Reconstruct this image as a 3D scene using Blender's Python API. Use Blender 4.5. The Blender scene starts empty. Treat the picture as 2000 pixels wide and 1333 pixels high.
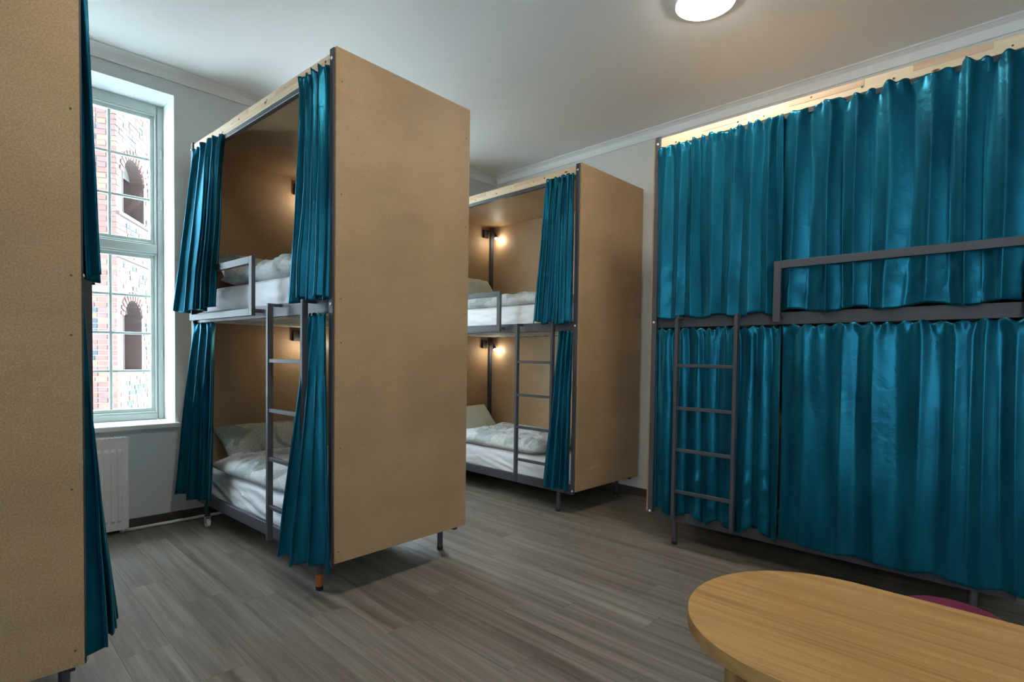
import bpy, bmesh, math, random
from mathutils import Vector, Matrix, noise
PI = math.pi
S = bpy.context.scene
C = S.collection
random.seed(7)

# ------------------------------------------------------------------ camera, world, lights, exposure
CAM_H = 1.3219
def make_camera():
    yaw, pitch, roll = math.radians(45.8902), math.radians(-1.7516), math.radians(0.8278)
    fw = Vector((math.sin(yaw)*math.cos(pitch), math.cos(yaw)*math.cos(pitch), math.sin(pitch)))
    rt = Vector((math.cos(yaw), -math.sin(yaw), 0)); up = rt.cross(fw)
    r2 = rt*math.cos(roll)+up*math.sin(roll); u2 = -rt*math.sin(roll)+up*math.cos(roll)
    cd = bpy.data.cameras.new('camera'); cd.sensor_width = 36; cd.sensor_fit = 'HORIZONTAL'
    cd.lens = 1070.7392/2000*36; cd.shift_y = 63.477/2000; cd.clip_start = .05
    co = bpy.data.objects.new('camera', cd); C.objects.link(co)
    co.matrix_world = Matrix(((r2.x, u2.x, -fw.x, 0), (r2.y, u2.y, -fw.y, 0), (r2.z, u2.z, -fw.z, CAM_H), (0, 0, 0, 1)))
    S.camera = co
make_camera()
vs = S.view_settings
vs.view_transform = 'Standard'; vs.look = 'None'; vs.gamma = 1; vs.use_curve_mapping = False
vs.exposure = 0.5
SKY = 17.0            # bright overcast sky
LAMP = 66.0          # ceiling disc lamps
READ = 0.6           # reading lamps in the far bunk
w = bpy.data.worlds.new('world'); S.world = w; w.use_nodes = True
bgn = w.node_tree.nodes['Background']; bgn.inputs[0].default_value = (.74, .87, 1.0, 1); bgn.inputs[1].default_value = SKY

# ------------------------------------------------------------------ geometry of the room and bunks
XR, YW, H = 4.64, 4.84, 3.468
X0, Y0 = -2.3, -3.1
BW, BL, BB, BT = .9589, 2.06, .2071, 2.911

# ------------------------------------------------------------------ materials
def mat(name): 
    m = bpy.data.materials.new(name); m.use_nodes = True
    return m, m.node_tree, m.node_tree.nodes['Principled BSDF']
def N(t, ty, **k):
    n = t.nodes.new(ty)
    for a, b in k.items(): setattr(n, a, b)
    return n
def simple(name, col, rough=.5, metal=0, spec=.5, bump=0, bscale=200, var=0, vscale=3):
    m, t, b = mat(name)
    b.inputs['Base Color'].default_value = (*col, 1); b.inputs['Roughness'].default_value = rough
    b.inputs['Metallic'].default_value = metal; b.inputs['Specular IOR Level'].default_value = spec
    if bump or var:
        tc = N(t, 'ShaderNodeTexCoord')
    if var:
        nz = N(t, 'ShaderNodeTexNoise'); nz.inputs['Scale'].default_value = vscale; nz.inputs['Detail'].default_value = 4
        t.links.new(tc.outputs['Object'], nz.inputs['Vector'])
        mr = N(t, 'ShaderNodeMapRange'); mr.inputs[3].default_value = 1-var; mr.inputs[4].default_value = 1+var
        t.links.new(nz.outputs['Fac'], mr.inputs[0])
        mx = N(t, 'ShaderNodeVectorMath', operation='SCALE'); mx.inputs[0].default_value = col
        t.links.new(mr.outputs[0], mx.inputs['Scale']); t.links.new(mx.outputs[0], b.inputs['Base Color'])
    if bump:
        nb = N(t, 'ShaderNodeTexNoise'); nb.inputs['Scale'].default_value = bscale; nb.inputs['Detail'].default_value = 3
        t.links.new(tc.outputs['Object'], nb.inputs['Vector'])
        bp = N(t, 'ShaderNodeBump'); bp.inputs['Strength'].default_value = bump; bp.inputs['Distance'].default_value = .004
        t.links.new(nb.outputs['Fac'], bp.inputs['Height']); t.links.new(bp.outputs[0], b.inputs['Normal'])
    return m
M = {}
M['wall'] = simple('wall_paint', (.66, .69, .69), .7, bump=.15, bscale=120, var=.02)
M['wall_right'] = simple('wall_paint_warm', (.72, .70, .65), .7, bump=.15, bscale=120, var=.02)
M['ceiling'] = simple('ceiling_paint', (.88, .87, .85), .8, var=.015, vscale=1.2)
M['trim'] = simple('trim_paint', (.86, .86, .85), .6)
M['baseboard'] = simple('brown_baseboard', (.075, .058, .043), .5, var=.2, vscale=20)
M['steel'] = simple('dark_grey_steel', (.062, .064, .076), .55, 0, .5, bump=.03, bscale=400)
M['track'] = simple('curtain_track', (.05, .052, .06), .35)
M['white_metal'] = simple('white_enamel', (.90, .90, .92), .3)
M['pvc'] = simple('window_paint', (.50, .56, .53), .45, bump=.1, bscale=40, var=.05, vscale=12)
M['sill'] = simple('sill_paint', (.72, .71, .68), .35, var=.04, vscale=10)
M['reveal'] = simple('reveal_paint', (.62, .64, .65), .6)
M['black'] = simple('black_plastic', (.012, .012, .013), .45)
M['grey_plastic'] = simple('grey_plastic', (.45, .45, .45), .4)
M['orange'] = simple('orange_tape', (.45, .10, .015), .5)
M['bolt'] = simple('bolt_cap', (.75, .75, .78), .25, 0, .6)
M['screw'] = simple('screw_head', (.10, .085, .06), .4)
M['gouge'] = simple('torn_fibre', (.62, .42, .20), .9)
M['slat'] = simple('bed_slat', (.62, .60, .56), .6, var=.1, vscale=8)
M['plum'] = simple('burgundy_vinyl', (.20, .012, .045), .45, bump=.1)
M['sheet'] = simple('white_sheet', (.83, .82, .86), .75, bump=.25, bscale=60)

def mdf_mat():
    m, t, b = mat('mdf_board')
    tc = N(t, 'ShaderNodeTexCoord')
    f = N(t, 'ShaderNodeTexNoise'); f.inputs['Scale'].default_value = 170; f.inputs['Detail'].default_value = 5; f.inputs['Roughness'].default_value = .75
    g = N(t, 'ShaderNodeTexNoise'); g.inputs['Scale'].default_value = 1.7; g.inputs['Detail'].default_value = 6
    mp = N(t, 'ShaderNodeMapping'); mp.inputs['Scale'].default_value = (1, 1, 3.2)
    g2 = N(t, 'ShaderNodeTexNoise'); g2.inputs['Scale'].default_value = 1.1; g2.inputs['Detail'].default_value = 8; g2.inputs['Roughness'].default_value = .7
    L = t.links.new
    L(tc.outputs['Object'], f.inputs['Vector']); L(tc.outputs['Object'], g.inputs['Vector'])
    L(tc.outputs['Object'], mp.inputs['Vector']); L(mp.outputs[0], g2.inputs['Vector'])
    r = N(t, 'ShaderNodeValToRGB'); r.color_ramp.elements[0].position = .30; r.color_ramp.elements[1].position = .72
    r.color_ramp.elements[0].color = (.30, .178, .092, 1); r.color_ramp.elements[1].color = (.57, .395, .235, 1)
    L(f.outputs['Fac'], r.inputs[0])
    r2 = N(t, 'ShaderNodeValToRGB'); r2.color_ramp.elements[0].position = .35; r2.color_ramp.elements[1].position = .68
    r2.color_ramp.elements[0].color = (.80, .79, .77, 1); r2.color_ramp.elements[1].color = (1.12, 1.12, 1.10, 1)
    ad = N(t, 'ShaderNodeMath', operation='ADD'); L(g.outputs['Fac'], ad.inputs[0]); L(g2.outputs['Fac'], ad.inputs[1])
    hf = N(t, 'ShaderNodeMath', operation='MULTIPLY'); hf.inputs[1].default_value = .5; L(ad.outputs[0], hf.inputs[0]); L(hf.outputs[0], r2.inputs[0])
    mx = N(t, 'ShaderNodeMix', data_type='RGBA', blend_type='MULTIPLY'); mx.inputs[0].default_value = 1
    L(r.outputs[0], mx.inputs[6]); L(r2.outputs[0], mx.inputs[7]); L(mx.outputs[2], b.inputs['Base Color'])
    b.inputs['Roughness'].default_value = .55; b.inputs['Specular IOR Level'].default_value = .3
    bp = N(t, 'ShaderNodeBump'); bp.inputs['Strength'].default_value = .12; bp.inputs['Distance'].default_value = .002
    L(f.outputs['Fac'], bp.inputs['Height']); L(bp.outputs[0], b.inputs['Normal'])
    return m
M['mdf'] = mdf_mat()

def wood_mat(name, axis, c0, c1, c2, rough, knots=False, scale=1.0, line=.5, rnd=.0, spec=.4):
    """grain stretched along axis, read in world or object space; optional knots"""
    m, t, b = mat(name); L = t.links.new
    geo = N(t, 'ShaderNodeTexCoord'); info = N(t, 'ShaderNodeObjectInfo')
    src = geo.outputs['Object']
    off = N(t, 'ShaderNodeVectorMath', operation='ADD')
    sc = N(t, 'ShaderNodeMath', operation='MULTIPLY'); sc.inputs[1].default_value = 37.0; L(info.outputs['Random'], sc.inputs[0])
    cb = N(t, 'ShaderNodeCombineXYZ'); L(sc.outputs[0], cb.inputs[0]); L(sc.outputs[0], cb.inputs[1]); L(sc.outputs[0], cb.inputs[2])
    L(src, off.inputs[0]); L(cb.outputs[0], off.inputs[1])
    mp = N(t, 'ShaderNodeMapping'); s = [26*scale]*3; s['XYZ'.index(axis)] = .9*scale; mp.inputs['Scale'].default_value = s
    L(off.outputs[0], mp.inputs['Vector'])
    n1 = N(t, 'ShaderNodeTexNoise'); n1.inputs['Scale'].default_value = 1; n1.inputs['Detail'].default_value = 7; n1.inputs['Roughness'].default_value = .6; n1.inputs['Distortion'].default_value = .4
    L(mp.outputs[0], n1.inputs['Vector'])
    mp2 = N(t, 'ShaderNodeMapping'); s = [110*scale]*3; s['XYZ'.index(axis)] = 3*scale; mp2.inputs['Scale'].default_value = s
    L(off.outputs[0], mp2.inputs['Vector'])
    n2 = N(t, 'ShaderNodeTexNoise'); n2.inputs['Detail'].default_value = 3; n2.inputs['Scale'].default_value = 1; L(mp2.outputs[0], n2.inputs['Vector'])
    r = N(t, 'ShaderNodeValToRGB'); e = r.color_ramp.elements; e[0].position = .32; e[0].color = (*c0, 1); e[1].position = .70; e[1].color = (*c2, 1)
    k = e.new(.5); k.color = (*c1, 1)
    mixf = N(t, 'ShaderNodeMix', data_type='FLOAT'); mixf.inputs[0].default_value = line*.5
    L(n1.outputs['Fac'], mixf.inputs[2]); L(n2.outputs['Fac'], mixf.inputs[3]); L(mixf.outputs[0], r.inputs[0])
    col = r.outputs[0]
    if rnd:
        mr = N(t, 'ShaderNodeMapRange'); mr.inputs[3].default_value = 1-rnd; mr.inputs[4].default_value = 1+rnd; L(info.outputs['Random'], mr.inputs[0])
        v = N(t, 'ShaderNodeVectorMath', operation='SCALE'); L(col, v.inputs[0]); L(mr.outputs[0], v.inputs['Scale']); col = v.outputs[0]
    if knots:
        vo = N(t, 'ShaderNodeTexVoronoi'); mp3 = N(t, 'ShaderNodeMapping'); s = [9.0]*3; s['XYZ'.index(axis)] = 4.5; mp3.inputs['Scale'].default_value = s
        L(off.outputs[0], mp3.inputs['Vector']); L(mp3.outputs[0], vo.inputs['Vector']); vo.inputs['Scale'].default_value = 1
        rk = N(t, 'ShaderNodeValToRGB'); rk.color_ramp.elements[0].position = .05; rk.color_ramp.elements[0].color = (1, 1, 1, 1)
        rk.color_ramp.elements[1].position = .10; rk.color_ramp.elements[1].color = (0, 0, 0, 1); L(vo.outputs['Distance'], rk.inputs[0])
        mk = N(t, 'ShaderNodeMix', data_type='RGBA'); L(rk.outputs[0], mk.inputs[0]); L(col, mk.inputs[6]); mk.inputs[7].default_value = (.16, .07, .03, 1)
        col = mk.outputs[2]
    L(col, b.inputs['Base Color']); b.inputs['Roughness'].default_value = rough; b.inputs['Specular IOR Level'].default_value = spec
    bp = N(t, 'ShaderNodeBump'); bp.inputs['Strength'].default_value = .15; bp.inputs['Distance'].default_value = .001
    L(n2.outputs['Fac'], bp.inputs['Height']); L(bp.outputs[0], b.inputs['Normal'])
    return m
M['plank'] = wood_mat('grey_brown_vinyl_plank', 'Y', (.092, .071, .054), (.185, .154, .127), (.305, .266, .228), .40, scale=.75, rnd=.07)
M['oak'] = wood_mat('oak_laminate', 'Y', (.31, .145, .040), (.47, .245, .075), (.58, .335, .12), .36, scale=1.5, line=.8)
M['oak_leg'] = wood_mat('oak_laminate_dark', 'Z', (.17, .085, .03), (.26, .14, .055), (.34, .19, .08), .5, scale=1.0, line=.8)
M['oak_edge'] = wood_mat('oak_edge_band', 'Y', (.27, .15, .05), (.36, .20, .075), (.44, .26, .10), .45, scale=1.0, line=.5)
M['pine'] = wood_mat('pine_board', 'Y', (.60, .40, .22), (.76, .58, .38), (.83, .68, .48), .55, knots=True, scale=.8)
M['pine_pink'] = wood_mat('pine_board_pink', 'Y', (.56, .33, .19), (.68, .46, .30), (.76, .56, .38), .55, knots=True, scale=.8)

def velvet():
    m, t, b = mat('teal_velvet'); L = t.links.new
    tc = N(t, 'ShaderNodeTexCoord')
    n = N(t, 'ShaderNodeTexNoise'); n.inputs['Scale'].default_value = 9; n.inputs['Detail'].default_value = 5
    mp = N(t, 'ShaderNodeMapping'); mp.inputs['Scale'].default_value = (1, 1, .25); L(tc.outputs['Object'], mp.inputs[0]); L(mp.outputs[0], n.inputs['Vector'])
    r = N(t, 'ShaderNodeValToRGB'); r.color_ramp.elements[0].position = .35; r.color_ramp.elements[1].position = .65
    r.color_ramp.elements[0].color = (.002, .060, .106, 1); r.color_ramp.elements[1].color = (.005, .112, .178, 1)
    L(n.outputs['Fac'], r.inputs[0]); L(r.outputs[0], b.inputs['Base Color'])
    b.inputs['Roughness'].default_value = .35; b.inputs['Metallic'].default_value = .55; b.inputs['Specular IOR Level'].default_value = .45
    b.inputs['Specular Tint'].default_value = (.35, .85, 1, 1)
    b.inputs['Sheen Weight'].default_value = .25; b.inputs['Sheen Roughness'].default_value = .35; b.inputs['Sheen Tint'].default_value = (.15, .65, .95, 1)
    b.inputs['Anisotropic'].default_value = .3
    f = N(t, 'ShaderNodeTexNoise'); f.inputs['Scale'].default_value = 500; L(tc.outputs['Object'], f.inputs['Vector'])
    cr = N(t, 'ShaderNodeTexNoise'); cr.inputs['Scale'].default_value = 14; cr.inputs['Detail'].default_value = 4; cr.inputs['Distortion'].default_value = .6; L(tc.outputs['Object'], cr.inputs['Vector'])
    b1 = N(t, 'ShaderNodeBump'); b1.inputs['Strength'].default_value = .25; b1.inputs['Distance'].default_value = .012; L(cr.outputs['Fac'], b1.inputs['Height'])
    b2 = N(t, 'ShaderNodeBump'); b2.inputs['Strength'].default_value = .15; b2.inputs['Distance'].default_value = .0015; L(f.outputs['Fac'], b2.inputs['Height'])
    L(b1.outputs[0], b2.inputs['Normal']); L(b2.outputs[0], b.inputs['Normal'])
    return m
M['velvet'] = velvet()

def bedding(name, base, blob, scale, fine, dot):
    m, t, b = mat(name); L = t.links.new
    tc = N(t, 'ShaderNodeTexCoord')
    n = N(t, 'ShaderNodeTexNoise'); n.inputs['Scale'].default_value = scale; n.inputs['Detail'].default_value = 1; n.inputs['Distortion'].default_value = .8
    L(tc.outputs['Object'], n.inputs['Vector'])
    r = N(t, 'ShaderNodeValToRGB'); r.color_ramp.interpolation = 'EASE'; r.color_ramp.elements[0].position = .50; r.color_ramp.elements[1].position = .56
    r.color_ramp.elements[0].color = (*base, 1); r.color_ramp.elements[1].color = (*blob, 1); L(n.outputs['Fac'], r.inputs[0])
    v = N(t, 'ShaderNodeTexVoronoi'); v.inputs['Scale'].default_value = dot; L(tc.outputs['Object'], v.inputs['Vector'])
    rv = N(t, 'ShaderNodeValToRGB'); rv.color_ramp.elements[0].position = .25; rv.color_ramp.elements[1].position = .5
    rv.color_ramp.elements[0].color = (1, 1, 1, 1); rv.color_ramp.elements[1].color = (fine, fine, fine*.98, 1); L(v.outputs['Distance'], rv.inputs[0])
    mx = N(t, 'ShaderNodeMix', data_type='RGBA', blend_type='MULTIPLY'); mx.inputs[0].default_value = 1
    L(r.outputs[0], mx.inputs[6]); L(rv.outputs[0], mx.inputs[7]); L(mx.outputs[2], b.inputs['Base Color'])
    b.inputs['Roughness'].default_value = .8; b.inputs['Specular IOR Level'].default_value = .2
    c = N(t, 'ShaderNodeTexNoise'); c.inputs['Scale'].default_value = 22; c.inputs['Detail'].default_value = 5; L(tc.outputs['Object'], c.inputs['Vector'])
    bp = N(t, 'ShaderNodeBump'); bp.inputs['Strength'].default_value = .35; bp.inputs['Distance'].default_value = .01
    L(c.outputs['Fac'], bp.inputs['Height']); L(bp.outputs[0], b.inputs['Normal'])
    return m
M['duvet'] = bedding('duvet_cloth', (.72, .73, .74), (.50, .54, .54), 5, .80, 90)
M['pillow'] = bedding('patterned_pillowcase', (.62, .64, .58), (.36, .42, .38), 4, .62, 120)
M['pillow_plain'] = bedding('pale_pillowcase', (.72, .74, .64), (.66, .69, .60), 4, .85, 120)

def emis(name, col, st):
    m, t, b = mat(name)
    b.inputs['Base Color'].default_value = (*col, 1); b.inputs['Emission Color'].default_value = (*col, 1); b.inputs['Emission Strength'].default_value = st
    return m
M['lamp'] = emis('lamp_diffuser', (1, .93, .82), LAMP)
M['led'] = emis('reading_led', (1, .93, .72), 120)
def glass():
    m, t, b = mat('window_glass')
    tr = N(t, 'ShaderNodeBsdfTransparent'); tr.inputs[0].default_value = (.93, .97, .96, 1)
    gl = N(t, 'ShaderNodeBsdfGlossy'); gl.inputs['Roughness'].default_value = .02
    mx = N(t, 'ShaderNodeMixShader'); mx.inputs[0].default_value = .06
    t.links.new(tr.outputs[0], mx.inputs[1]); t.links.new(gl.outputs[0], mx.inputs[2])
    t.links.new(mx.outputs[0], t.nodes['Material Output'].inputs[0]); t.nodes.remove(b)
    return m
M['glass'] = glass()
BR = [simple('brick_red', (.14, .062, .05), .85, bump=.5, bscale=60, var=.15, vscale=9), simple('brick_orange', (.17, .088, .062), .85, bump=.5, bscale=60, var=.15, vscale=9),
      simple('brick_rose', (.125, .066, .062), .85, bump=.5, bscale=60, var=.15, vscale=9), simple('stone_grey', (.055, .055, .062), .85, bump=.5, bscale=60, var=.2, vscale=9),
      simple('stone_blue', (.04, .044, .057), .85, bump=.5, bscale=60, var=.2, vscale=9), simple('stone_buff', (.15, .125, .10), .85, bump=.5, bscale=60, var=.2, vscale=9)]
M['mortar'] = simple('mortar', (.20, .19, .18), .9, bump=.5, bscale=50, var=.1)
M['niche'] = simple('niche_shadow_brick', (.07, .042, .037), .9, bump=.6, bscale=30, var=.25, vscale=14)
M['old_wood'] = simple('weathered_shutter', (.05, .042, .04), .8, var=.2, vscale=15)
M['ground'] = simple('courtyard_paving', (.22, .22, .21), .9, var=.1)

# ------------------------------------------------------------------ mesh helpers
def bm_new(): return bmesh.new()
def box(bm, x0, x1, y0, y1, z0, z1, bev=0):
    r = bmesh.ops.create_cube(bm, size=1)
    vs_ = r['verts']
    for v in vs_:
        v.co = Vector(((x0+x1)/2+v.co.x*(x1-x0), (y0+y1)/2+v.co.y*(y1-y0), (z0+z1)/2+v.co.z*(z1-z0)))
    if bev:
        es = list({e for v in vs_ for e in v.link_edges})
        bmesh.ops.bevel(bm, geom=es, offset=bev, segments=1, affect='EDGES')
def cyl(bm, p0, p1, r, seg=16, r2=None):
    p0, p1 = Vector(p0), Vector(p1); d = p1-p0
    q = d.to_track_quat('Z', 'Y').to_matrix().to_4x4(); q.translation = (p0+p1)/2
    bmesh.ops.create_cone(bm, cap_ends=True, segments=seg, radius1=r, radius2=r if r2 is None else r2, depth=d.length, matrix=q)
def tube(bm, pts, r, seg=10):
    pts = [Vector(p) for p in pts]; rings = []
    for i, p in enumerate(pts):
        d = (pts[min(i+1, len(pts)-1)]-pts[max(i-1, 0)]).normalized()
        u = d.orthogonal().normalized() if i == 0 else (rings_u - d*rings_u.dot(d)).normalized()
        rings_u = u; v = d.cross(u)
        rings.append([bm.verts.new(p+(u*math.cos(2*PI*k/seg)+v*math.sin(2*PI*k/seg))*r) for k in range(seg)])
    for a, b_ in zip(rings, rings[1:]):
        for k in range(seg): bm.faces.new((a[k], a[(k+1) % seg], b_[(k+1) % seg], b_[k]))
    bm.faces.new(rings[0][::-1]); bm.faces.new(rings[-1])
def mesh(name, bm, material, smooth=False, flip=(1, 1)):
    if flip != (1, 1):
        for v in bm.verts: v.co.x *= flip[0]; v.co.y *= flip[1]
    bmesh.ops.recalc_face_normals(bm, faces=bm.faces)
    me = bpy.data.meshes.new(name); bm.to_mesh(me); bm.free()
    for m_ in (material if isinstance(material, list) else [material]): me.materials.append(m_)
    if smooth:
        for p in me.polygons: p.use_smooth = True
    return me
def obj(name, bm, material, parent=None, smooth=False, flip=(1, 1), label=None):
    me = bm if isinstance(bm, bpy.types.Mesh) else mesh(name, bm, material, smooth, flip)
    o = bpy.data.objects.new(name, me); C.objects.link(o)
    if parent: o.parent = parent
    if label: o['label'] = label
    return o
def empty(name, loc=(0, 0, 0), rz=0):
    o = bpy.data.objects.new(name, None); C.objects.link(o); o.location = loc; o.rotation_euler = (0, 0, rz); o.empty_display_size = .1
    return o
def tag(o, label, cat, group=None):
    o['label'] = label; o['category'] = cat
    if group: o['group'] = group
    return o
def struct(o): o['kind'] = 'structure'; return o
def b1(x0, x1, y0, y1, z0, z1, bev=0):
    bm = bm_new(); box(bm, x0, x1, y0, y1, z0, z1, bev); return bm
def smooth_by_angle(o, ang=.6):
    for p in o.data.polygons: p.use_smooth = True
    o.data.set_sharp_from_angle(angle=ang)

# ------------------------------------------------------------------ room shell
fl = struct(obj('floor', b1(X0, XR, Y0, YW, -.12, -.004), M['baseboard']))
PW, PL = .187, 1.22
pm = mesh('plank', b1(-PW/2+.0003, PW/2-.0003, -PL/2+.0003, PL/2-.0003, -.006, 0, .0005), M['plank'])
row = 0; x = X0
while x < XR-.01:
    wdt = min(PW, XR-x); y = Y0 - [0, .41, .80, .2, .61, 1.02][row % 6]
    while y < YW-.01:
        y0, y1 = max(y, Y0), min(y+PL, YW)
        if y1-y0 > .02:
            if wdt > PW-.001 and y1-y0 > PL-.001: o = obj('plank', pm, None, fl)
            else: o = obj('plank', b1(-wdt/2+.0003, wdt/2-.0003, -(y1-y0)/2+.0003, (y1-y0)/2-.0003, -.006, 0, .0005), M['plank'], fl)
            o.location = (x+wdt/2, (y0+y1)/2, 0)
        y += PL
    x += PW; row += 1
struct(obj('ceiling', b1(X0-.2, XR+.2, Y0-.2, YW+.2, H, H+.15), M['ceiling']))
struct(obj('wall_right', b1(XR, XR+.2, Y0-.2, YW+.2, -.1, H), M['wall_right']))
struct(obj('wall_back', b1(X0-.2, XR, Y0-.2, Y0, -.1, H), M['wall']))
WX0, WX1, WZ0, WZ1, WT = -.13, 1.236, .775, 3.285, .52
bm = bm_new()
box(bm, X0-.2, WX0, YW, YW+WT, -.1, H); D2 = 2.36      # the next window of the same wall, behind the middle bunk
box(bm, WX1, WX0+D2, YW, YW+WT, -.1, H); box(bm, WX1+D2, XR, YW, YW+WT, -.1, H)
for d in (0, D2): box(bm, WX0+d, WX1+d, YW, YW+WT, -.1, WZ0-.035); box(bm, WX0+d, WX1+d, YW, YW+WT, WZ1, H)
struct(obj('wall_left', bm, M['wall']))
FILL_SIDE = (-2.2,)       # offset of the unseen side-wall window, added for fill light
bm = bm_new(); ed = [Y0]
for d in FILL_SIDE: ed += [d+WX0, d+WX1]
ed.append(YW)
for k in range(0, len(ed), 2): box(bm, X0-WT, X0, ed[k], ed[k+1], -.1, H)
for k in range(1, len(ed)-1, 2): box(bm, X0-WT, X0, ed[k], ed[k+1], -.1, WZ0-.035); box(bm, X0-WT, X0, ed[k], ed[k+1], WZ1, H)
struct(obj('wall_far_left', bm, M['wall']))
# bright reveal lining of the window opening
bm = bm_new(); e = .003
box(bm, WX1-e, WX1, YW+.0005, YW+.30, WZ0, WZ1); box(bm, WX0, WX0+e, YW+.0005, YW+.30, WZ0, WZ1); box(bm, WX0+e, WX1-e, YW+.0005, YW+.30, WZ1-e, WZ1)
struct(obj('trim_3', bm, M['reveal']))
def cove(name, along, fixed, a0, a1, sgn):
    """small plaster cove between wall and ceiling"""
    prof = [(0, -.085), (.012, -.085), (.014, -.07), (.028, -.03), (.055, -.012), (.07, -.010), (.07, 0), (0, 0)]
    bm = bm_new(); rs = []
    for t_ in (a0, a1):
        rs.append([bm.verts.new((t_, fixed+sgn*d, H+z-.0005) if along == 'x' else (fixed+sgn*d, t_, H+z-.0005)) for d, z in prof])
    n = len(prof)
    for k in range(n): bm.faces.new((rs[0][k], rs[0][(k+1) % n], rs[1][(k+1) % n], rs[1][k]))
    bm.faces.new(rs[0]); bm.faces.new(rs[1][::-1])
    struct(obj(name, bm, M['trim']))
cove('trim_1', 'x', YW, X0, XR, -1); cove('trim_2', 'y', XR, Y0, YW-.07, -1)
struct(obj('baseboard_left', b1(X0, XR, YW-.016, YW-.0005, .0005, .075, .002), M['baseboard']))
struct(obj('baseboard_right', b1(XR-.016, XR-.0005, Y0, YW-.016, .0005, .075, .002), M['baseboard']))

# ------------------------------------------------------------------ window
def window(n, loc=(0, 0, 0), rz=0):
    root = empty('window_%d' % n, loc, rz); struct(root)
    y = YW+.30
    f = bm_new()   # outer frame
    fw = .048
    box(f, WX0, WX0+fw, y, y+.09, WZ0, WZ1, .004); box(f, WX1-fw+.004, WX1, y, y+.09, WZ0, WZ1, .004)
    box(f, WX0+fw, WX1-fw, y, y+.09, WZ1-.075, WZ1, .004); box(f, WX0+fw, WX1-fw, y, y+.09, WZ0, WZ0+.05, .004)
    box(f, WX0+fw, WX1-fw, y-.004, y+.09, 2.105, 2.175, .004)
    box(f, .52, .58, y-.002, y+.09, WZ0+.05, 2.105, .004); box(f, .52, .58, y-.002, y+.09, 2.175, WZ1-.075, .004)
    obj('window_frame', f, M['pvc'], root)
    hw = bm_new()
    for z in (1.3, 1.9, 2.5, 2.9): cyl(hw, (WX1-.02, y-.004, z-.035), (WX1-.02, y-.004, z+.035), .006, 8)
    obj('hinge', hw, M['reveal'], root)
    for (x0, x1) in ((WX0+fw, .52), (.58, WX1-fw)):
        for (z0, z1, nr) in ((WZ0+.05, 2.105, 4), (2.175, WZ1-.075, 3)):
            s = bm_new(); sw = .042; ys = y+.012
            # raised rim + deeper stile
            for (ax, bx, az, bz) in ((x0, x0+sw, z0, z1), (x1-sw, x1, z0, z1), (x0+sw, x1-sw, z0, z0+sw), (x0+sw, x1-sw, z1-sw, z1)):
                box(s, ax, bx, ys+.012, ys+.07, az, bz, .003)
            for (ax, bx, az, bz) in ((x0, x0+.014, z0, z1), (x1-.014, x1, z0, z1), (x0+.014, x1-.014, z0, z0+.014), (x0+.014, x1-.014, z1-.014, z1)):
                box(s, ax, bx, ys-.006, ys+.012, az, bz, .003)
            sash = obj('sash', s, M['pvc'], root)
            gx0, gx1, gz0, gz1 = x0+sw, x1-sw, z0+sw, z1-sw
            mu = bm_new(); xm = (gx0+gx1)/2
            box(mu, xm-.011, xm+.011, ys+.022, ys+.05, gz0, gz1, .004)
            for k in range(1, nr):
                zz = gz0+(gz1-gz0)*k/nr
                box(mu, gx0, xm-.011, ys+.024, ys+.048, zz-.010, zz+.010, .004); box(mu, xm+.011, gx1, ys+.024, ys+.048, zz-.010, zz+.010, .004)
            obj('muntin', mu, M['pvc'], sash)
            for i in range(2):
                for k in range(nr):
                    a, b_ = (gx0, xm) if i == 0 else (xm, gx1)
                    c, d = gz0+(gz1-gz0)*k/nr, gz0+(gz1-gz0)*(k+1)/nr
                    obj('pane', b1(a+.008, b_-.008, ys+.034, ys+.038, c+.007, d-.007), M['glass'], sash)
    st = bm_new()
    box(st, WX0-.03, WX1+.026, YW-.045, YW-.0005, WZ0-.035, WZ0, .004); box(st, WX0+.001, WX1-.001, YW-.0005, y+.012, WZ0-.035, WZ0, 0)
    obj('window_sill', st, M['sill'], root)
window(1); window(2, (D2, 0, 0))
for k, d in enumerate(FILL_SIDE): window(3+k, (X0+YW, d, 0), PI/2)  # unseen side window, put in to brighten the bunk fronts

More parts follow.
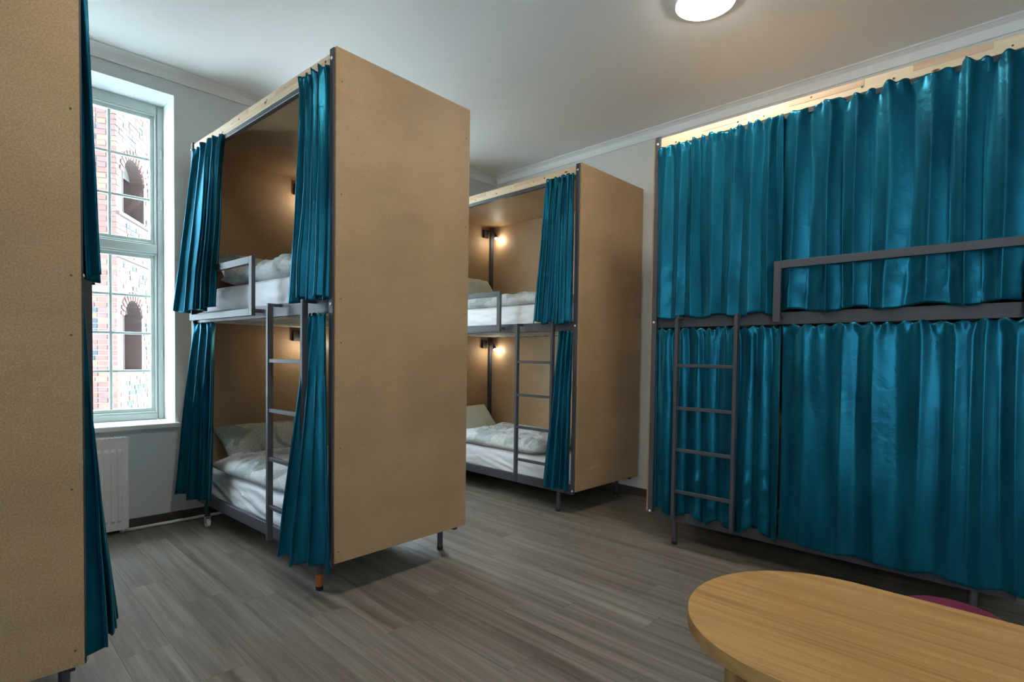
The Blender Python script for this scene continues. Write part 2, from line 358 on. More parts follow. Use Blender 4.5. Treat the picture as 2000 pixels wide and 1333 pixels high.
# ------------------------------------------------------------------ radiator, pipe, socket
def radiator():
    yf = YW-.105
    r = tag(empty('radiator', (.5, yf, .03)), 'white ribbed panel radiator under the window sill', 'radiator')
    x0, x1, z0, z1 = -.40, .405, 0, .665
    bm = bm_new()     # pressed front sheet with vertical flutes
    pitch = .040; nx = 8; cols = []
    n = int((x1-x0-.03)/pitch)
    xs = [x0]; ds = [0.0]; inner0 = x0+.015
    for i in range(n):
        for f_, d in ((.10, 0), (.28, .014), (.72, .014), (.90, 0)):
            xs.append(inner0+(i+f_)*pitch); ds.append(d)
    xs.append(x1); ds.append(0)
    zs = [(z0, 0), (z0+.055, 0), (z0+.075, 1), (z1-.095, 1), (z1-.075, 0), (z1, 0)]
    g = [[bm.verts.new((X, -ds[i]*k+.009, Z)) for i, X in enumerate(xs)] for Z, k in zs]
    for a in range(len(zs)-1):
        for i in range(len(xs)-1): bm.faces.new((g[a][i], g[a][i+1], g[a+1][i+1], g[a+1][i]))
    bk = [[bm.verts.new((X, .03, Z)) for X in (x0, x1)] for Z in (z0, z1)]
    bm.faces.new((bk[0][0], bk[1][0], bk[1][1], bk[0][1]))
    bm.faces.new([g[i][0] for i in range(len(zs))]+[bk[1][0], bk[0][0]]); bm.faces.new([g[i][-1] for i in range(len(zs))][::-1]+[bk[0][1], bk[1][1]])
    bm.faces.new(g[0][::-1]+[bk[0][0], bk[0][1]]); bm.faces.new(g[-1]+[bk[1][1], bk[1][0]])
    obj('front_panel', bm, M['white_metal'], r)
    for xx in (x1, x0-.004): obj('side_cover', b1(xx, xx+.004, .0, .085, z0+.01, z1+.004, .001), M['white_metal'], r)
    t_ = bm_new(); box(t_, x0, x1, .004, .012, z1, z1+.006)
    box(t_, x0, x1, .075, .083, z1, z1+.006)
    for k in range(40): xx = x0+.01+k*(x1-x0-.02)/39; box(t_, xx-.002, xx+.002, .012, .075, z1, z1+.004)
    obj('top_grille', t_, M['white_metal'], r)
    obj('rear_panel', b1(x0, x1, .06, .078, z0+.01, z1-.01, .003), M['white_metal'], r)
    v = bm_new(); cyl(v, (x1-.025, .045, -.028), (x1-.025, .045, .012), .010, 12); cyl(v, (x1-.025, .045, -.018), (x1-.025, .045, -.004), .015, 12)
    obj('valve', v, M['white_metal'], r)
radiator()
bm = bm_new(); tube(bm, [(.86, YW-.062, .013), (2.0, YW-.045, .013), (4.35, YW-.045, .013)], .0115, 10)
tag(obj('heating_pipe', bm, M['white_metal'], smooth=True), 'thin white heating pipe running along the floor from the radiator', 'pipe')
sk = tag(empty('wall_socket', (1.318, YW, .42)), 'white wall socket behind the lower left curtain of the middle bunk', 'socket')
obj('plate', b1(-.042, .042, -.010, -.0005, -.065, .065, .003), M['white_metal'], sk)
bm = bm_new()
for dz in (-.03, .03): cyl(bm, (0, -.014, dz), (0, -.0098, dz), .022, 20)
obj('insert', bm, M['grey_plastic'], sk)

# ------------------------------------------------------------------ bunks
def screws_mesh(): 
    bm = bm_new(); cyl(bm, (0, -.0008, 0), (0, .0004, 0), .0042, 8); return mesh('screw', bm, M['screw'])
SCREW = screws_mesh()
bm = bm_new(); bmesh.ops.create_uvsphere(bm, u_segments=10, v_segments=6, radius=.009)
for v in bm.verts: v.co.x *= .6
BOLT = mesh('bolt', bm, M['bolt'], True)

def make_bunk(label, loc, rz=0, sx=1, sy=1, caster=False, tape=False, seed=0, gouge=False):
    """local frame: a = depth from the open front, b = length from the measured end, z up"""
    rnd = random.Random(seed)
    r = tag(empty('bunk_bed', loc, rz), label, 'bunk bed', 'curtained bunk beds in the dormitory')
    F = (sx, sy)
    def part(name, bm, m, parent=r, smooth=False, label=None): return obj(name, bm, m, parent, smooth, F, label)
    th = .014
    # boards
    e1 = part('end_panel', b1(0, BW, 0, th, BB, BT, .001), M['mdf'])
    part('end_panel', b1(0, BW, BL-th, BL, BB, BT, .001), M['mdf'])
    part('back_panel', b1(BW-.012, BW, th+.0005, BL-th-.0005, BB, BT-.01, .001), M['mdf'])
    part('roof_panel', b1(.042, BW-.0125, th+.0005, BL-th-.0005, 2.852, 2.866), M['mdf'])
    # posts
    for a0, a1 in ((-.008, .030), (BW-.052, BW-.0125)):
        for b0, b1_ in ((th+.0005, .052), (BL-.052, BL-th-.0005)):
            part('post', b1(a0, a1, b0, b1_, BB-.004, BT-.002 if a0 < 0 else 2.850, .002), M['steel'])
    # beams of the two beds
    for nm, z0, z1 in (('upper_beam', 1.545, 1.622), ('lower_beam', .170, .246)):
        part(nm, b1(.020, .050, .0525, BL-.0525, z0, z1, .002), M['steel'])
        part(nm, b1(BW-.052, BW-.022, .0525, BL-.0525, z0, z1, .002), M['steel'])
        for b0 in (.0200, BL-.050): part('cross_beam', b1(.0505, BW-.0525, b0, b0+.03, max(z0+.01, .212), z1-.005, .002), M['steel'])
        sm = mesh('slat', b1(.0505, BW-.0525, -.03, .03, z0+.004, z0+.016, .002), M['slat'], flip=F)
        for k in range(13):
            s = obj('slat', sm, None, r); s.location = (0, sy*(.14+k*(BL-.28)/12), 0)
    # pine rail above the curtain track: finger-jointed lengths
    cuts = [.0525]
    while cuts[-1] < BL-.0525-.42: cuts.append(cuts[-1]+rnd.uniform(.22, .42))
    cuts.append(BL-.0525)
    tr = part('timber_rail', b1(.004, .040, .0525, BL-.0525, 2.826, 2.898, .002), M['pine'], label='pale pine rail across the top of the open side')
    tk = bm_new(); box(tk, .004, .036, .0525, BL-.0525, 2.796, 2.8255, .002)
    part('curtain_track', tk, M['track'])
    for i in range(0, len(cuts)-1):
        if i % 2: part('finger_joint_strip', b1(.0025, .0041, cuts[i], cuts[i+1], 2.862, 2.8965), M['pine_pink'], tr)
    for k in range(9):
        kb = .12+k*(BL-.24)/8+rnd.uniform(-.06, .06); kz = rnd.uniform(2.84, 2.885)
        kn = bm_new(); cyl(kn, (.0021, kb, kz), (.0042, kb, kz), rnd.uniform(.004, .0075), 8)
        part('knot', kn, M['screw'], tr)
    # legs
    for ia, a in enumerate((.034, BW-.034)):
        for ib, b_ in enumerate((.211, BL-.211)):
            bm = bm_new(); wheel = caster and ib == 1
            cyl(bm, (a, b_, .075 if wheel else .022), (a, b_, .172), .0185, 16)
            lg = part('leg', bm, M['steel'], smooth=False)
            if wheel:
                bm = bm_new(); box(bm, a-.019, a-.0145, b_-.022, b_+.022, .025, .076, .002); box(bm, a+.0145, a+.019, b_-.022, b_+.022, .025, .076, .002); box(bm, a-.019, a+.019, b_-.02, b_+.02, .0755, .0805, .001)
                c_ = part('caster', bm, M['grey_plastic'], lg)
                bm = bm_new(); cyl(bm, (a-.013, b_, .0305), (a+.013, b_, .0305), .030, 20)
                part('wheel', bm, M['white_metal'], lg)
            else:
                bm = bm_new(); cyl(bm, (a, b_, .0005), (a, b_, .022), .021, 16)
                part('foot_cap', bm, M['black'], lg)
            if tape and ia == 0 and ib == 0:
                bm = bm_new(); cyl(bm, (a, b_, .0225), (a, b_, .088), .0192, 16)
                part('tape_band', bm, M['orange'], lg, label='orange band round the foot of the leg')
    # ladder
    ld = part('ladder', b1(-.060, .0195, .232, .254, 1.600, 1.618, .001), M['steel'])
    part('ladder_stile', b1(-.064, -.030, .226, .250, .20, 1.6, .0015), M['steel'], ld)
    part('ladder_stile', b1(-.064, -.030, .636, .660, .20, 1.6, .0015), M['steel'], ld)
    part('ladder_hook', b1(-.060, .0195, .640, .656, 1.600, 1.618, .001), M['steel'], ld)
    for z in (.405, .695, .985, 1.28):
        part('rung', b1(-.059, -.035, .2505, .6355, z-.014, z+.008, .0015), M['steel'], ld)
    # guard rail
    gr = bm_new(); ge = 1.93 if (sy > 0 and sx > 0) else 2.043
    box(gr, -.058, -.034, .868, .911, 1.556, 1.925, .0015); box(gr, -.058, -.034, .9115, ge, 1.880, 1.925, .0015)
    box(gr, -.058, -.034, ge-.043, ge, 1.556, 1.8795, .0015)
    if sy > 0 or sx < 0: box(gr, -.058, -.034, .9115, ge-.0435, 1.556, 1.600, .0015)
    part('guard_rail', gr, M['steel'])
    part('rail_bracket', b1(-.0338, .0198, .875, .905, 1.575, 1.598), M['steel']); part('rail_bracket', b1(-.0338, -.0082 if ge > 2 else .0198, ge-.033, ge-.008, 1.575, 1.598), M['steel'])
    # small fixings
    for z in (BT-.055, 1.585, .212):
        for bb in (.033, BL-.033):
            o = obj('bolt', BOLT, None, r); o.location = (sx*-.0095, sy*bb, z)
    for z in (.27, .82, 1.36, 1.60, 2.15, 2.72):
        for a in (.028, BW-.03):
            o = obj('screw', SCREW, None, r); o.location = (sx*(a+rnd.uniform(-.006, .006)), sy*-.0002 if sy > 0 else sy*(BL+.0002), z+rnd.uniform(-.03, .03))
    if gouge:
        bm = bm_new()
        for (a0, z0, a1, z1, hh) in ((.14, .365, .33, .395, .007), (.17, .385, .33, .425, .005)):
            ps = [(a0, z0), ((a0+a1)/2, (z0+z1)/2-hh), (a1, z1), ((a0+a1)/2+.02, (z0+z1)/2+hh)]
            f0 = [bm.verts.new((p[0], -.0012, p[1])) for p in ps]; f1 = [bm.verts.new((p[0], .0005, p[1])) for p in ps]
            bm.faces.new(f0); bm.faces.new(f1[::-1])
            for k in range(4): bm.faces.new((f0[k], f0[(k+1) % 4], f1[(k+1) % 4], f1[k]))
        part('gouge', bm, M['gouge'], e1, label='pale torn gouge in the board')
    return r, F

CX, CY, CR = 1.4173, 2.6663, math.radians(2.7525)
FX, FY, RX, RY, LX, LY = 3.6129, 2.7466, 3.574, 2.0677, .3291, 2.4121
cen = ((CX, CY, 0), CR, (1, 1)); far = ((FX, FY, 0), 0, (1, 1)); rig = ((RX, RY, 0), 0, (1, -1)); lef = ((LX, LY, 0), 0, (-1, 1))
make_bunk('middle bunk with open curtains on wheels, standing out in the room before the window wall', cen[0], cen[1], 1, 1, caster=True, tape=True, seed=1)
make_bunk('bunk in the far corner with both reading lamps lit', far[0], 0, 1, 1, seed=5, gouge=True)
make_bunk('bunk along the right wall with its curtains drawn shut', rig[0], 0, 1, -1, seed=9)
make_bunk('bunk cut off by the left edge, only its end board and curtain edge showing', lef[0], 0, -1, 1, seed=13)

# ------------------------------------------------------------------ curtains
def curtain(frame, label, top, bot, zt, zb, folds, at, ab, seed, nx=None, nz=90, bulge=None, ruffle=.5, sag=0.0, power=1.0, hem=.012, group='teal velvet bunk curtains', pucker=0.0):
    """top / bot: ((a,b),(a,b)) plan lines of the gathered header and of the hem"""
    loc, rz, F = frame; rnd = random.Random(seed)
    nx = nx or int(folds*26)
    ph = [rnd.uniform(0, 2*PI) for _ in range(8)]
    wid = []                      # uneven fold widths
    acc = 0
    for i in range(int(folds)+1): acc += rnd.uniform(.6, 1.4); wid.append(acc)
    amps = [rnd.uniform(.65, 1.3) for _ in range(int(folds)+3)]
    def warp(s):
        x = s*len(wid); i = min(int(x), len(wid)-1); lo = 0 if i == 0 else wid[i-1]
        return (lo+(wid[i]-lo)*(x-i))/acc
    bm = bm_new(); g = []
    dtx, dty = top[1][0]-top[0][0], top[1][1]-top[0][1]
    for j in range(nz+1):
        t = j/nz; tp = t**power; rowv = []
        for i in range(nx+1):
            s = i/nx
            p0 = Vector(top[0]).lerp(Vector(top[1]), s); p1 = Vector(bot[0]).lerp(Vector(bot[1]), s)
            p = p0.lerp(p1, tp)
            if bulge: p = p+Vector(bulge)*math.sin(PI*min(1, t*1.0))
            d = (Vector(top[1])-Vector(top[0])).lerp(Vector(bot[1])-Vector(bot[0]), tp).normalized(); n = Vector((d.y, -d.x))
            if n.x > 0: n = -n
            th = 2*PI*folds*(warp(s)+.012*math.sin(3.1*t+ph[1])*math.sin(2*PI*s*2+ph[2]))+ph[0]
            am = at+(ab-at)*min(1, t*1.25)**.8
            am *= .55+.45*amps[int(s*folds)] if t > .0 else 1
            head = max(0, 1-t*(zt-zb)/.075)
            f = math.sin(th)+.22*math.sin(2*th+ph[3])
            f2 = math.sin(2*PI*folds*1.9*s+ph[4])*max(0, 1-t*2.5)*.30 + .14*noise.noise(Vector((s*folds*1.2, t*3.0, seed)))*2
            off = am*(f+f2)
            off += head*ruffle*at*math.sin(2*PI*folds*2.3*s+ph[5])
            shift = am*.45*math.sin(2*th+.6)*min(1, t*3)
            q = p+n*off+d*shift
            z = zt+(zb-zt)*t
            z += -sag*abs(math.sin(PI*folds*.5*s+ph[6]))*max(0, 1-t*5)+head*.008*math.sin(2*PI*folds*2.0*s+ph[7])
            z += hem*math.sin(th*.5+ph[2])*t**6 + hem*.8*noise.noise(Vector((s*4, seed*1.7, 0)))*t**4
            if pucker and t > .6:   # cloth caught on the frame: small crumples near the hem
                k = (t-.6)/.4
                q += n*pucker*k*(1-abs(2*k-1)*.4)*noise.noise(Vector((s*folds*2.2, t*14+s*6, seed+3)))
            rowv.append(bm.verts.new((q.x, q.y, z)))
        g.append(rowv)
    for j in range(nz):
        for i in range(nx): bm.faces.new((g[j][i], g[j][i+1], g[j+1][i+1], g[j+1][i]))
    # stitched hem: turned-up band
    o = obj('curtain', bm, M['velvet'], None, True, F)
    o.location = loc; o.rotation_euler = (0, 0, rz)
    md = o.modifiers.new('thickness', 'SOLIDIFY'); md.thickness = .003; md.offset = 0
    tag(o, label, 'curtain', group)
    return o
# middle bunk
curtain(cen, 'upper left curtain of the middle bunk, bright blue from the window, flaring outward', ((-.008, 1.455), (-.008, 1.985)), ((-.105, 1.385), (-.125, 2.04)), 2.835, 1.622, 4.2, .022, .032, 11)
curtain(cen, 'upper right curtain of the middle bunk, gathered beside the big board', ((-.018, .066), (-.018, .33)), ((-.040, .035), (-.055, .375)), 2.835, 1.612, 4, .020, .034, 12, bulge=(0, -.02))
curtain(cen, 'lower left curtain of the middle bunk, narrow and hanging by the wall socket', ((.0, 1.60), (.0, 1.985)), ((-.03, 1.60), (-.10, 2.06)), 1.535, .235, 3.2, .016, .034, 13)
curtain(cen, 'lower right curtain of the middle bunk, sweeping out over the ladder', ((-.018, .052), (-.012, .245)), ((-.050, -.095), (-.140, .36)), 1.538, .205, 3.6, .012, .038, 14, power=1.1)
# far bunk
curtain(far, 'upper curtain of the far corner bunk, gathered to its right end', ((-.018, .062), (-.018, .37)), ((-.035, .035), (-.045, .47)), 2.835, 1.612, 5.5, .018, .028, 21)
curtain(far, 'lower curtain of the far corner bunk, bunched beside the ladder', ((-.004, .058), (-.004, .21)), ((-.070, .03), (-.115, .27)), 1.538, .225, 4, .012, .028, 22)
# right bunk, drawn shut
curtain(rig, 'upper curtain of the right bunk left of the guard rail upright', ((-.010, .045), (-.010, .885)), ((-.012, .055), (-.012, .885)), 2.832, 1.612, 7, .013, .021, 31, sag=.012, ruffle=.7, pucker=.012)
curtain(rig, 'upper curtain of the right bunk behind the guard rail', ((-.008, .872), (-.008, 1.985)), ((-.010, .872), (-.010, 1.985)), 2.838, 1.622, 7, .015, .022, 37, sag=.02, ruffle=.6, pucker=.014)
curtain(rig, 'lower curtain of the right bunk behind the ladder', ((-.008, .045), (-.008, .905)), ((-.008, .06), (-.012, .905)), 1.538, .225, 7.5, .012, .020, 33, sag=.012, ruffle=.7, pucker=.02, hem=.03)
curtain(rig, 'wide lower curtain of the right bunk beyond the oak table', ((-.012, .912), (-.012, 2.02)), ((-.020, .925), (-.020, 2.04)), 1.542, .21, 7, .010, .011, 34, sag=.010, ruffle=.8, hem=.012)
# left bunk
curtain(lef, 'upper curtain of the left bunk, dark strip before the window', ((-.012, .045), (-.012, .38)), ((-.040, .01), (-.045, .42)), 2.835, 1.585, 5, .014, .024, 41)
curtain(lef, 'lower curtain of the left bunk, spreading out towards the floor', ((-.004, .035), (-.004, .26)), ((-.030, .005), (-.125, .30)), 1.538, .235, 4, .012, .046, 42, power=1.3)

# ------------------------------------------------------------------ bedding
def place(o, frame, local, rot=(0, 0, 0)):
    loc, rz, F = frame
    m = Matrix.Translation(loc) @ Matrix.Rotation(rz, 4, 'Z') @ Matrix.Translation(local)
    from mathutils import Euler
    o.matrix_world = m @ Euler(rot).to_matrix().to_4x4()
    return o
def slab(n, sx, sy, sz, ex, wr, seed, kind='mattress'):
    """rounded cushion-like closed body, size sx,sy,sz, centred; wr = wrinkle depth"""
    bm = bm_new(); nx, ny = n; top, botm = [], []
    for j in range(ny+1):
        rt, rb = [], []
        for i in range(nx+1):
            u = -1+2*i/nx; v = -1+2*j/ny
            # concentrate vertices near the rim
            u_ = math.sin(u*PI/2)*.5+u*.5; v_ = math.sin(v*PI/2)*.5+v*.5
            hgt = ((1-abs(u_)**ex)*(1-abs(v_)**ex))**(1/ex*2.2 if kind == 'mattress' else .5)
            x, y = u_*sx/2, v_*sy/2
            if kind == 'pillow':
                c = abs(u_*v_); x *= 1-.10*(1-abs(v_)**2)*abs(u_)**3*1.0; y *= 1-.10*(1-abs(u_)**2)*abs(v_)**3
                hgt = ((1-u_*u_)*(1-v_*v_))**.42
            p = Vector((x*6, y*6, seed))
            wv = noise.fractal(p, 1, 2, 3)*wr
            rdg = (1-abs(noise.noise(Vector((x*7+y*2, y*16-x*3, seed+5))))*2)*wr*.7
            rim = (i in (0, nx)) or (j in (0, ny))
            zt_ = 0 if rim else hgt*sz/2+(wv+rdg)*min(1, hgt*2)
            zb_ = 0 if rim else -hgt*sz/2*(1.0 if kind != 'duvet' else .9)
            a = bm.verts.new((x, y, zt_)); rt.append(a)
            rb.append(a if rim else bm.verts.new((x, y, zb_)))
        top.append(rt); botm.append(rb)
    for j in range(ny):
        for i in range(nx):
            bm.faces.new((top[j][i], top[j][i+1], top[j+1][i+1], top[j+1][i]))
            q = (botm[j][i], botm[j+1][i], botm[j+1][i+1], botm[j][i+1])
            try: bm.faces.new(q)
            except ValueError: pass
    return bm
def mattress(frame, label, z0, z1, seed):
    """box mattress under a loose fitted sheet: sides carry long drawn wrinkles"""
    x0, x1, y0, y1 = .055, BW-.058, .056, BL-.056
    bm = bm_new(); ring = []
    def pt(u, zz):   # u runs round the perimeter
        per = [(x0, y0), (x1, y0), (x1, y1), (x0, y1)]
        return per
    nA, nB, nz = 20, 70, 16; r = .03
    per = []
    for k in range(nB): per.append((x0, y0+(y1-y0)*k/nB, -1, 0))
    for k in range(nA): per.append((x0+(x1-x0)*k/nA, y1, 0, 1))
    for k in range(nB): per.append((x1, y1-(y1-y0)*k/nB, 1, 0))
    for k in range(nA): per.append((x1-(x1-x0)*k/nA, y0, 0, -1))
    P = len(per)
    for j in range(nz+1):
        t = j/nz; z = z0+(z1-z0)*t
        ins = r*(1-math.sqrt(max(0, 1-max(0, (t-.82)/.18)**2)))+r*(1-math.sqrt(max(0, 1-max(0, (.12-t)/.12)**2)))
        rr = []
        for (x, y, nx_, ny_) in per:
            w_ = .010*noise.noise(Vector((y*2.2+x*2, z*26+y*4, seed)))+.010*(1-abs(noise.noise(Vector((y*1.5, z*22-y*5, seed+9))))*3)*math.sin(PI*t)
            cxm, cym = (x0+x1)/2, (y0+y1)/2
            dx = -(x-cxm)/abs(x-cxm) if abs(x-cxm) > (x1-x0)/2-.001 else 0
            dy = -(y-cym)/abs(y-cym) if abs(y-cym) > (y1-y0)/2-.001 else 0
            o_ = ins-min(max(w_, -.008), .012)
            rr.append(bm.verts.new((x+dx*(o_+.010), y+dy*(o_+.010), z)))
        ring.append(rr)
    for a, b_ in zip(ring, ring[1:]):
        for k in range(P): bm.faces.new((a[k], a[(k+1) % P], b_[(k+1) % P], b_[k]))
    bm.faces.new(ring[0][::-1]); bm.faces.new(ring[-1])
    o = obj('mattress', bm, M['sheet'], None, True); smooth_by_angle(o, 1.0)
    tag(o, label, 'mattress', 'mattresses in white fitted sheets'); place(o, frame, (0, 0, 0))
mattress(cen, 'white sheeted mattress on the upper bed of the middle bunk', 1.563, 1.80, 1)
mattress(cen, 'white sheeted mattress on the lower bed of the middle bunk', .188, .425, 2)
mattress(far, 'white sheeted mattress on the upper bed of the far corner bunk', 1.563, 1.80, 3)
mattress(far, 'white sheeted mattress on the lower bed of the far corner bunk', .188, .425, 4)
def duvet(frame, label, sx, sy, sz, loc, rot, seed, wr=.012):
    o = obj('duvet', slab((60, 80), sx, sy, sz, 6, wr, seed, 'duvet'), M['duvet'], None, True)
    tag(o, label, 'duvet', 'folded duvets'); place(o, frame, loc, rot)
duvet(cen, 'pale rumpled duvet on the lower bed of the middle bunk', .82, 1.24, .14, (.45, 1.15, .492), (0, -.02, .03), 1, .024)
duvet(cen, 'folded duvet behind the guard rail on the upper bed of the middle bunk', .82, 1.30, .15, (.455, 1.00, 1.868), (0, -.04, -.02), 2, .026)
duvet(far, 'pale duvet on the lower bed of the far corner bunk', .82, 1.22, .14, (.45, 1.08, .492), (0, -.03, -.02), 3, .024)
duvet(far, 'bluish white duvet on the upper bed of the far corner bunk', .82, 1.35, .13, (.455, 1.10, 1.862), (0, -.03, .01), 4, .022)
def pillow(frame, label, m, sx, sy, sz, loc, rot, seed):
    o = obj('pillow', slab((36, 30), sx, sy, sz, 2, .006, seed, 'pillow'), M[m], None, True)
    tag(o, label, 'pillow', 'pillows at the far ends of the beds'); place(o, frame, loc, rot)
pillow(cen, 'patterned grey green pillow propped up on the lower bed of the middle bunk', 'pillow', .68, .44, .19, (.46, 1.83, .592), (math.radians(40), 0, .04), 1)
pillow(cen, 'patterned pillow behind the guard rail on the upper bed of the middle bunk', 'pillow', .66, .42, .17, (.42, 1.81, 1.955), (math.radians(32), .05, -.05), 2)
pillow(far, 'pale pillow propped up on the lower bed of the far corner bunk', 'pillow_plain', .62, .42, .16, (.50, 1.83, .60), (math.radians(48), 0, .05), 3)
pillow(far, 'pale pillow propped up on the upper bed of the far corner bunk', 'pillow_plain', .62, .44, .16, (.50, 1.82, 2.02), (math.radians(55), 0, .05), 4)

# ------------------------------------------------------------------ reading lamps on the end boards
def read_lamp(frame, label, a, z, lit):
    loc, rz, F = frame
    r = tag(empty('reading_lamp'), label, 'reading lamp', 'black reading lamps in the bunks'); place(r, frame, (a, BL-.0145, z))
    obj('wall_box', b1(-.036, .036, -.032, 0, -.047, .047, .003), M['black'], r)
    bm = bm_new()
    tube(bm, [(.01, -.032, .015), (.02, -.05, .032), (.035, -.075, .04), (.05, -.10, .025), (.055, -.12, -.005)], .005, 8)
    obj('gooseneck', bm, M['black'], r, True)
    bm = bm_new(); cyl(bm, (.055, -.12, -.004), (.052, -.138, -.055), .013, 16, .019)
    obj('lamp_head', bm, M['black'], r)
    bm = bm_new(); bmesh.ops.create_uvsphere(bm, u_segments=12, v_segments=8, radius=.013)
    for v in bm.verts: v.co += Vector((.0515, -.1405, -.062))
    obj('bulb', bm, M['led'] if lit else M['grey_plastic'], r, True)
    if lit:
        ld = bpy.data.lights.new('reading_light', 'POINT'); ld.energy = READ; ld.color = (1, .93, .80); ld.shadow_soft_size = .012
        lo = bpy.data.objects.new('reading_light', ld); C.objects.link(lo); lo.parent = r; lo.location = (.045, -.160, -.085)
read_lamp(far, 'lit reading lamp over the upper bed of the far corner bunk', .835, 2.765, True)
read_lamp(far, 'lit reading lamp over the lower bed of the far corner bunk', .835, 1.465, True)
read_lamp(cen, 'black reading lamp over the upper bed of the middle bunk', .840, 2.757, True)
read_lamp(cen, 'black reading lamp over the lower bed of the middle bunk', .830, 1.480, True)

# ------------------------------------------------------------------ ceiling lamps
def ceiling_lamp(x, y, label):
    r = tag(empty('ceiling_lamp', (x, y, H)), label, 'ceiling lamp', 'round ceiling lamps')
    bm = bm_new(); cyl(bm, (0, 0, -.034), (0, 0, -.0005), .170, 48)
    obj('housing', bm, M['white_metal'], r)
    bm = bm_new(); cyl(bm, (0, 0, -.046), (0, 0, -.0305), .145, 48, .160)
    obj('diffuser', bm, M['lamp'], r)
ceiling_lamp(3.16, 1.51, 'round white ceiling lamp, switched on, cut by the top edge')
ceiling_lamp(.95, 1.51, 'ceiling lamp high above the aisle, out of the frame')

# ------------------------------------------------------------------ table and stool
def table():
    r = tag(empty('table', (1.36, .0, 0)), 'oak table with a rounded end in the lower right corner', 'table')
    hw, yc, y1, y0 = .305, .315, .62, -1.0
    def outline(off=0):
        pts = []
        n = 40
        for k in range(n+1):
            a = PI*k/n
            pts.append((math.cos(a)*(hw-off), yc+math.sin(a)**.9*(y1-yc-off)))
        pts.append((-(hw-off), y0+off)); pts.append((hw-off, y0+off))
        return pts
    bm = bm_new()
    z0, z1, e = .705, .738, .0015
    rings = []
    for z, off in ((z0, e), (z0+e, 0), (z1-e, 0), (z1, e)):
        rings.append([bm.verts.new((x, y, z)) for x, y in outline(off)])
    n = len(rings[0])
    for a, b_ in zip(rings, rings[1:]):
        for k in range(n): bm.faces.new((a[k], a[(k+1) % n], b_[(k+1) % n], b_[k]))
    bm.faces.new(rings[0][::-1]); bm.faces.new(rings[-1])
    for f in bm.faces: f.material_index = 0
    bm.normal_update()
    for f in bm.faces:
        if abs(f.normal.z) < .5: f.material_index = 1
    obj('tabletop', bm, [M['oak'], M['oak_edge']], r)
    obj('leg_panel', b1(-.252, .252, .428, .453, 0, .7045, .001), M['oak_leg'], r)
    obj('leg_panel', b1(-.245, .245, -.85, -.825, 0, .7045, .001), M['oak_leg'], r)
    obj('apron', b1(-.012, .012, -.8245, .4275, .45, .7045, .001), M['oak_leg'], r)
table()
def stool():
    r = tag(empty('stool', (2.405, .205, 0)), 'burgundy round seat just showing over the far edge of the oak table', 'stool')
    bm = bm_new(); prof = [(0, .40), (.15, .40), (.165, .41), (.168, .43), (.163, .447), (.145, .456), (0, .46)]
    rings = [[bm.verts.new((rr*math.cos(2*PI*k/40), rr*math.sin(2*PI*k/40), z)) for k in range(40)] for rr, z in prof[1:-1]]
    for a, b_ in zip(rings, rings[1:]):
        for k in range(40): bm.faces.new((a[k], a[(k+1) % 40], b_[(k+1) % 40], b_[k]))
    bm.faces.new(rings[0][::-1]); bm.faces.new(rings[-1])
    obj('seat', bm, M['plum'], r, True)
    for k in range(4):
        a = PI/4+k*PI/2; bm = bm_new()
        tube(bm, [(.10*math.cos(a), .10*math.sin(a), .3995), (.16*math.cos(a), .16*math.sin(a), .001)], .011, 10)
        obj('leg', bm, M['steel'], r, True)
    bm = bm_new(); tube(bm, [(.145*math.cos(2*PI*k/32), .145*math.sin(2*PI*k/32), .13) for k in range(33)], .006, 8); obj('foot_ring', bm, M['steel'], r, True)
stool()

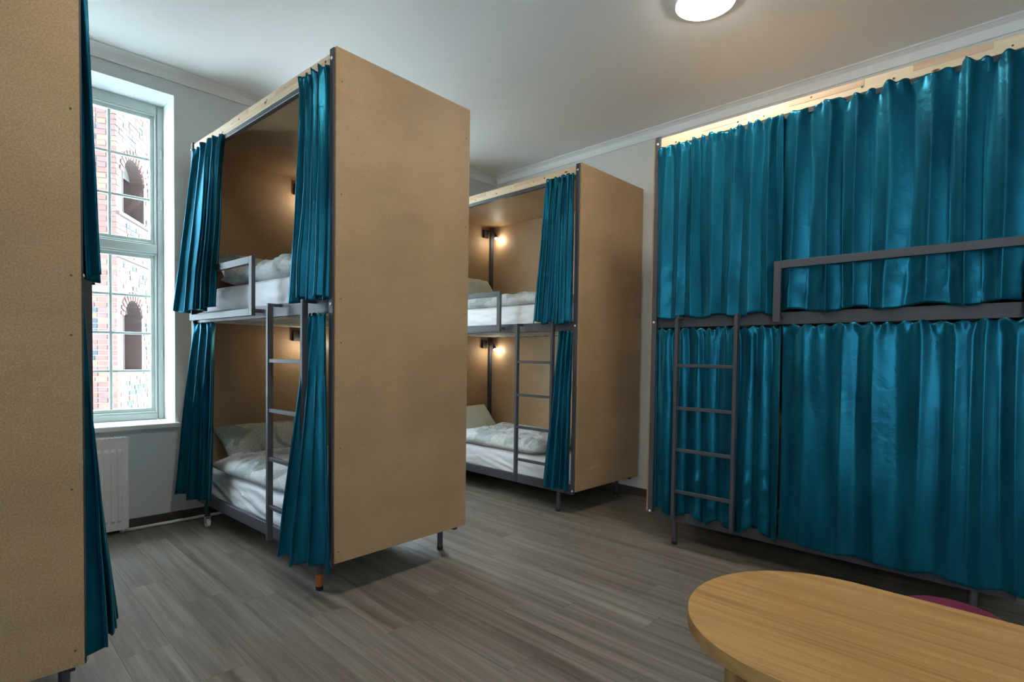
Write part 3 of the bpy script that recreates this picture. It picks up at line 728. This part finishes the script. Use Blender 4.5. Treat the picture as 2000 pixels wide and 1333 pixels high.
# ------------------------------------------------------------------ brick building outside
def building():
    c0 = Vector((1.75, 9.80, 0)); dr = Vector((math.sin(math.radians(30)), math.cos(math.radians(30)), 0)); nn = Vector((dr.y, -dr.x, 0))
    ang = math.atan2(dr.y, dr.x)
    r = tag(empty('brick_building', c0, ang), 'old brick and stone building seen through the window', 'building')
    # local: +X along the receding face, outward normal of that face is -Y; left face in plane X=0 facing -X, runs to +Y
    ZT, z_b = 7.5, -1.0
    nich = [(.27, .98, 1.0, 2.12), (.27, 1.10, 3.42, 4.32)]
    bm = bm_new(); g = .012
    segs = [(z_b, 1.0, None), (1.0, 2.12, 0), (2.12, 3.42, None), (3.42, 4.32, 1), (4.32, ZT, None)]
    for z0, z1, k in segs:
        if k is None: box(bm, g, 6, g, .5, z0, z1)
        else:
            s0, s1 = nich[k][:2]; box(bm, g, s0, g, .5, z0, z1); box(bm, s1, 6, g, .5, z0, z1)
    box(bm, g, 6, .5, 3.5, z_b, ZT)
    obj('wall_core', bm, M['mortar'], r)
    for k, (s0, s1, z0, z1) in enumerate(nich):
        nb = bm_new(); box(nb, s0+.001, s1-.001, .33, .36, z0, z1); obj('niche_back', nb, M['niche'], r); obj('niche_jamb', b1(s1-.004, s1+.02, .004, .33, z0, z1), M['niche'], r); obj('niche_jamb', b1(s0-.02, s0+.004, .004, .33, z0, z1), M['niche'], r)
        hb = bm_new(); rad = (s1-s0)/2; zc = z1-rad*.75; pts = [(s1, zc), (s1, z1), (s0, z1), (s0, zc)]+[((s0+s1)/2-rad*math.cos(PI*q/14), zc+rad*.75*math.sin(PI*q/14)) for q in range(1, 14)]
        f0 = [hb.verts.new((p[0], g, p[1])) for p in pts]; f1 = [hb.verts.new((p[0], .2, p[1])) for p in pts]
        hb.faces.new(f0); hb.faces.new(f1[::-1])
        for q in range(len(pts)): hb.faces.new((f0[q], f0[(q+1) % len(pts)], f1[(q+1) % len(pts)], f1[q]))
        bmesh.ops.triangulate(hb, faces=[f for f in hb.faces if len(f.verts) > 4])
        hb.normal_update()
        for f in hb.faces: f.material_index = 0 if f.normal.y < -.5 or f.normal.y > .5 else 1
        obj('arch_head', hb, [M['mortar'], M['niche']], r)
        for q in range(13):     # arch stones
            a = PI*(q+.5)/13; cxq = (s0+s1)/2; vb = bm_new(); box(vb, -.03*(rad/.4), .03*(rad/.4), 0, .1, 0, .13, .004)
            o = obj('arch_brick', vb, BR[(0, 2, 1)[q % 3]], r)
            o.location = (cxq-rad*math.cos(a), -.012, zc+rad*.75*math.sin(a)); o.rotation_euler = (0, a-PI/2, 0)
        if k == 1:
            sh = bm_new(); box(sh, s0+.05, s0+.42, .27, .31, z0+.02, z1-.25, .005); obj('shutter', sh, M['old_wood'], r)
        else:
            sh = bm_new(); box(sh, s0+.03, s0+.12, .25, .31, z0, z1-.3, .005); obj('shutter', sh, M['old_wood'], r)
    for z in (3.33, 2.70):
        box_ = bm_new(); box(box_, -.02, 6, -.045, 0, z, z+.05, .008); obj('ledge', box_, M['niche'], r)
    # bricks: individual in the part best seen through the window, the rest joined
    ch = .078; rest = bm_new(); n_ind = 0; cache = {}
    def in_niche(s0, s1, z0, z1):
        for (a, b_, c, d) in nich:
            if s1 > a-.07 and s0 < b_+.07 and z1 > c and z0 < d+.09: return True
        return False
    rr = random.Random(3)
    for ci in range(int((ZT-z_b)/ch)):
        z0 = z_b+ci*ch; z1 = z0+ch-.014
        for face in (0, 1):
            s = 0 if ci % 2 == 0 else 0; first = True
            lim = 3.6 if face == 0 else 2.2
            while s < lim:
                if first: ln = (.25, .125)[(ci+face) % 2]; quoin = True
                else:
                    quoin = s < .22; ln = rr.choice((.25, .125, .21, .16))
                first = False
                s1 = s+ln-.014
                if not (face == 0 and in_niche(s, s1, z0, z1)) and not any(abs(z0+.03-zz-.02) < .045 for zz in (3.33, 2.70) if face == 0):
                    mi = rr.choice((0, 1, 0, 2)) if quoin else rr.choice((3, 4, 5, 2, 1, 3, 5, 0) if face == 0 else (0, 1, 2, 3, 0, 1, 4))
                    jit = rr.uniform(-.006, .004)
                    hole = rr.random() < .012 and not quoin
                    if not hole:
                        visible = (s < 1.25 if face == 0 else s < .42) and .55 < z0 < (3.0 if face == 0 else 2.6)
                        if face == 0: dims = (s, s1, jit-.002, .05, z0, z1)
                        else: dims = (jit-.002, .05, s, s1, z0, z1)
                        if visible and n_ind < 296:
                            key = (face, round(ln, 3), mi)
                            if key not in cache:
                                lx, ly = (ln-.014, .05) if face == 0 else (.05, ln-.014)
                                cache[key] = mesh('brick', b1(0, lx, 0, ly, 0, ch-.014, .004), BR[mi])
                            o = obj('brick', cache[key], None, r); o.location = (dims[0], dims[2], z0); n_ind += 1
                        elif not (face == 1 and s < .001 and False):
                            nf = len(rest.faces); box(rest, *dims); rest.faces.ensure_lookup_table()
                            for f in rest.faces[nf:]: f.material_index = mi
                s += ln
    o = obj('brickwork', rest, BR, r); o['kind'] = 'stuff'
    fc = bm_new(); box(fc, -9, 13, YW+WT-.3, YW+WT, H+.16, 11); struct(obj('facade_sky_block', fc, M['mortar']))  # own facade carried upward out of view, added to block sky light
    struct(obj('ground_outside', b1(-1.5, 5, YW+WT+.01, 14, -1.3, -1.0), M['ground']))
building()
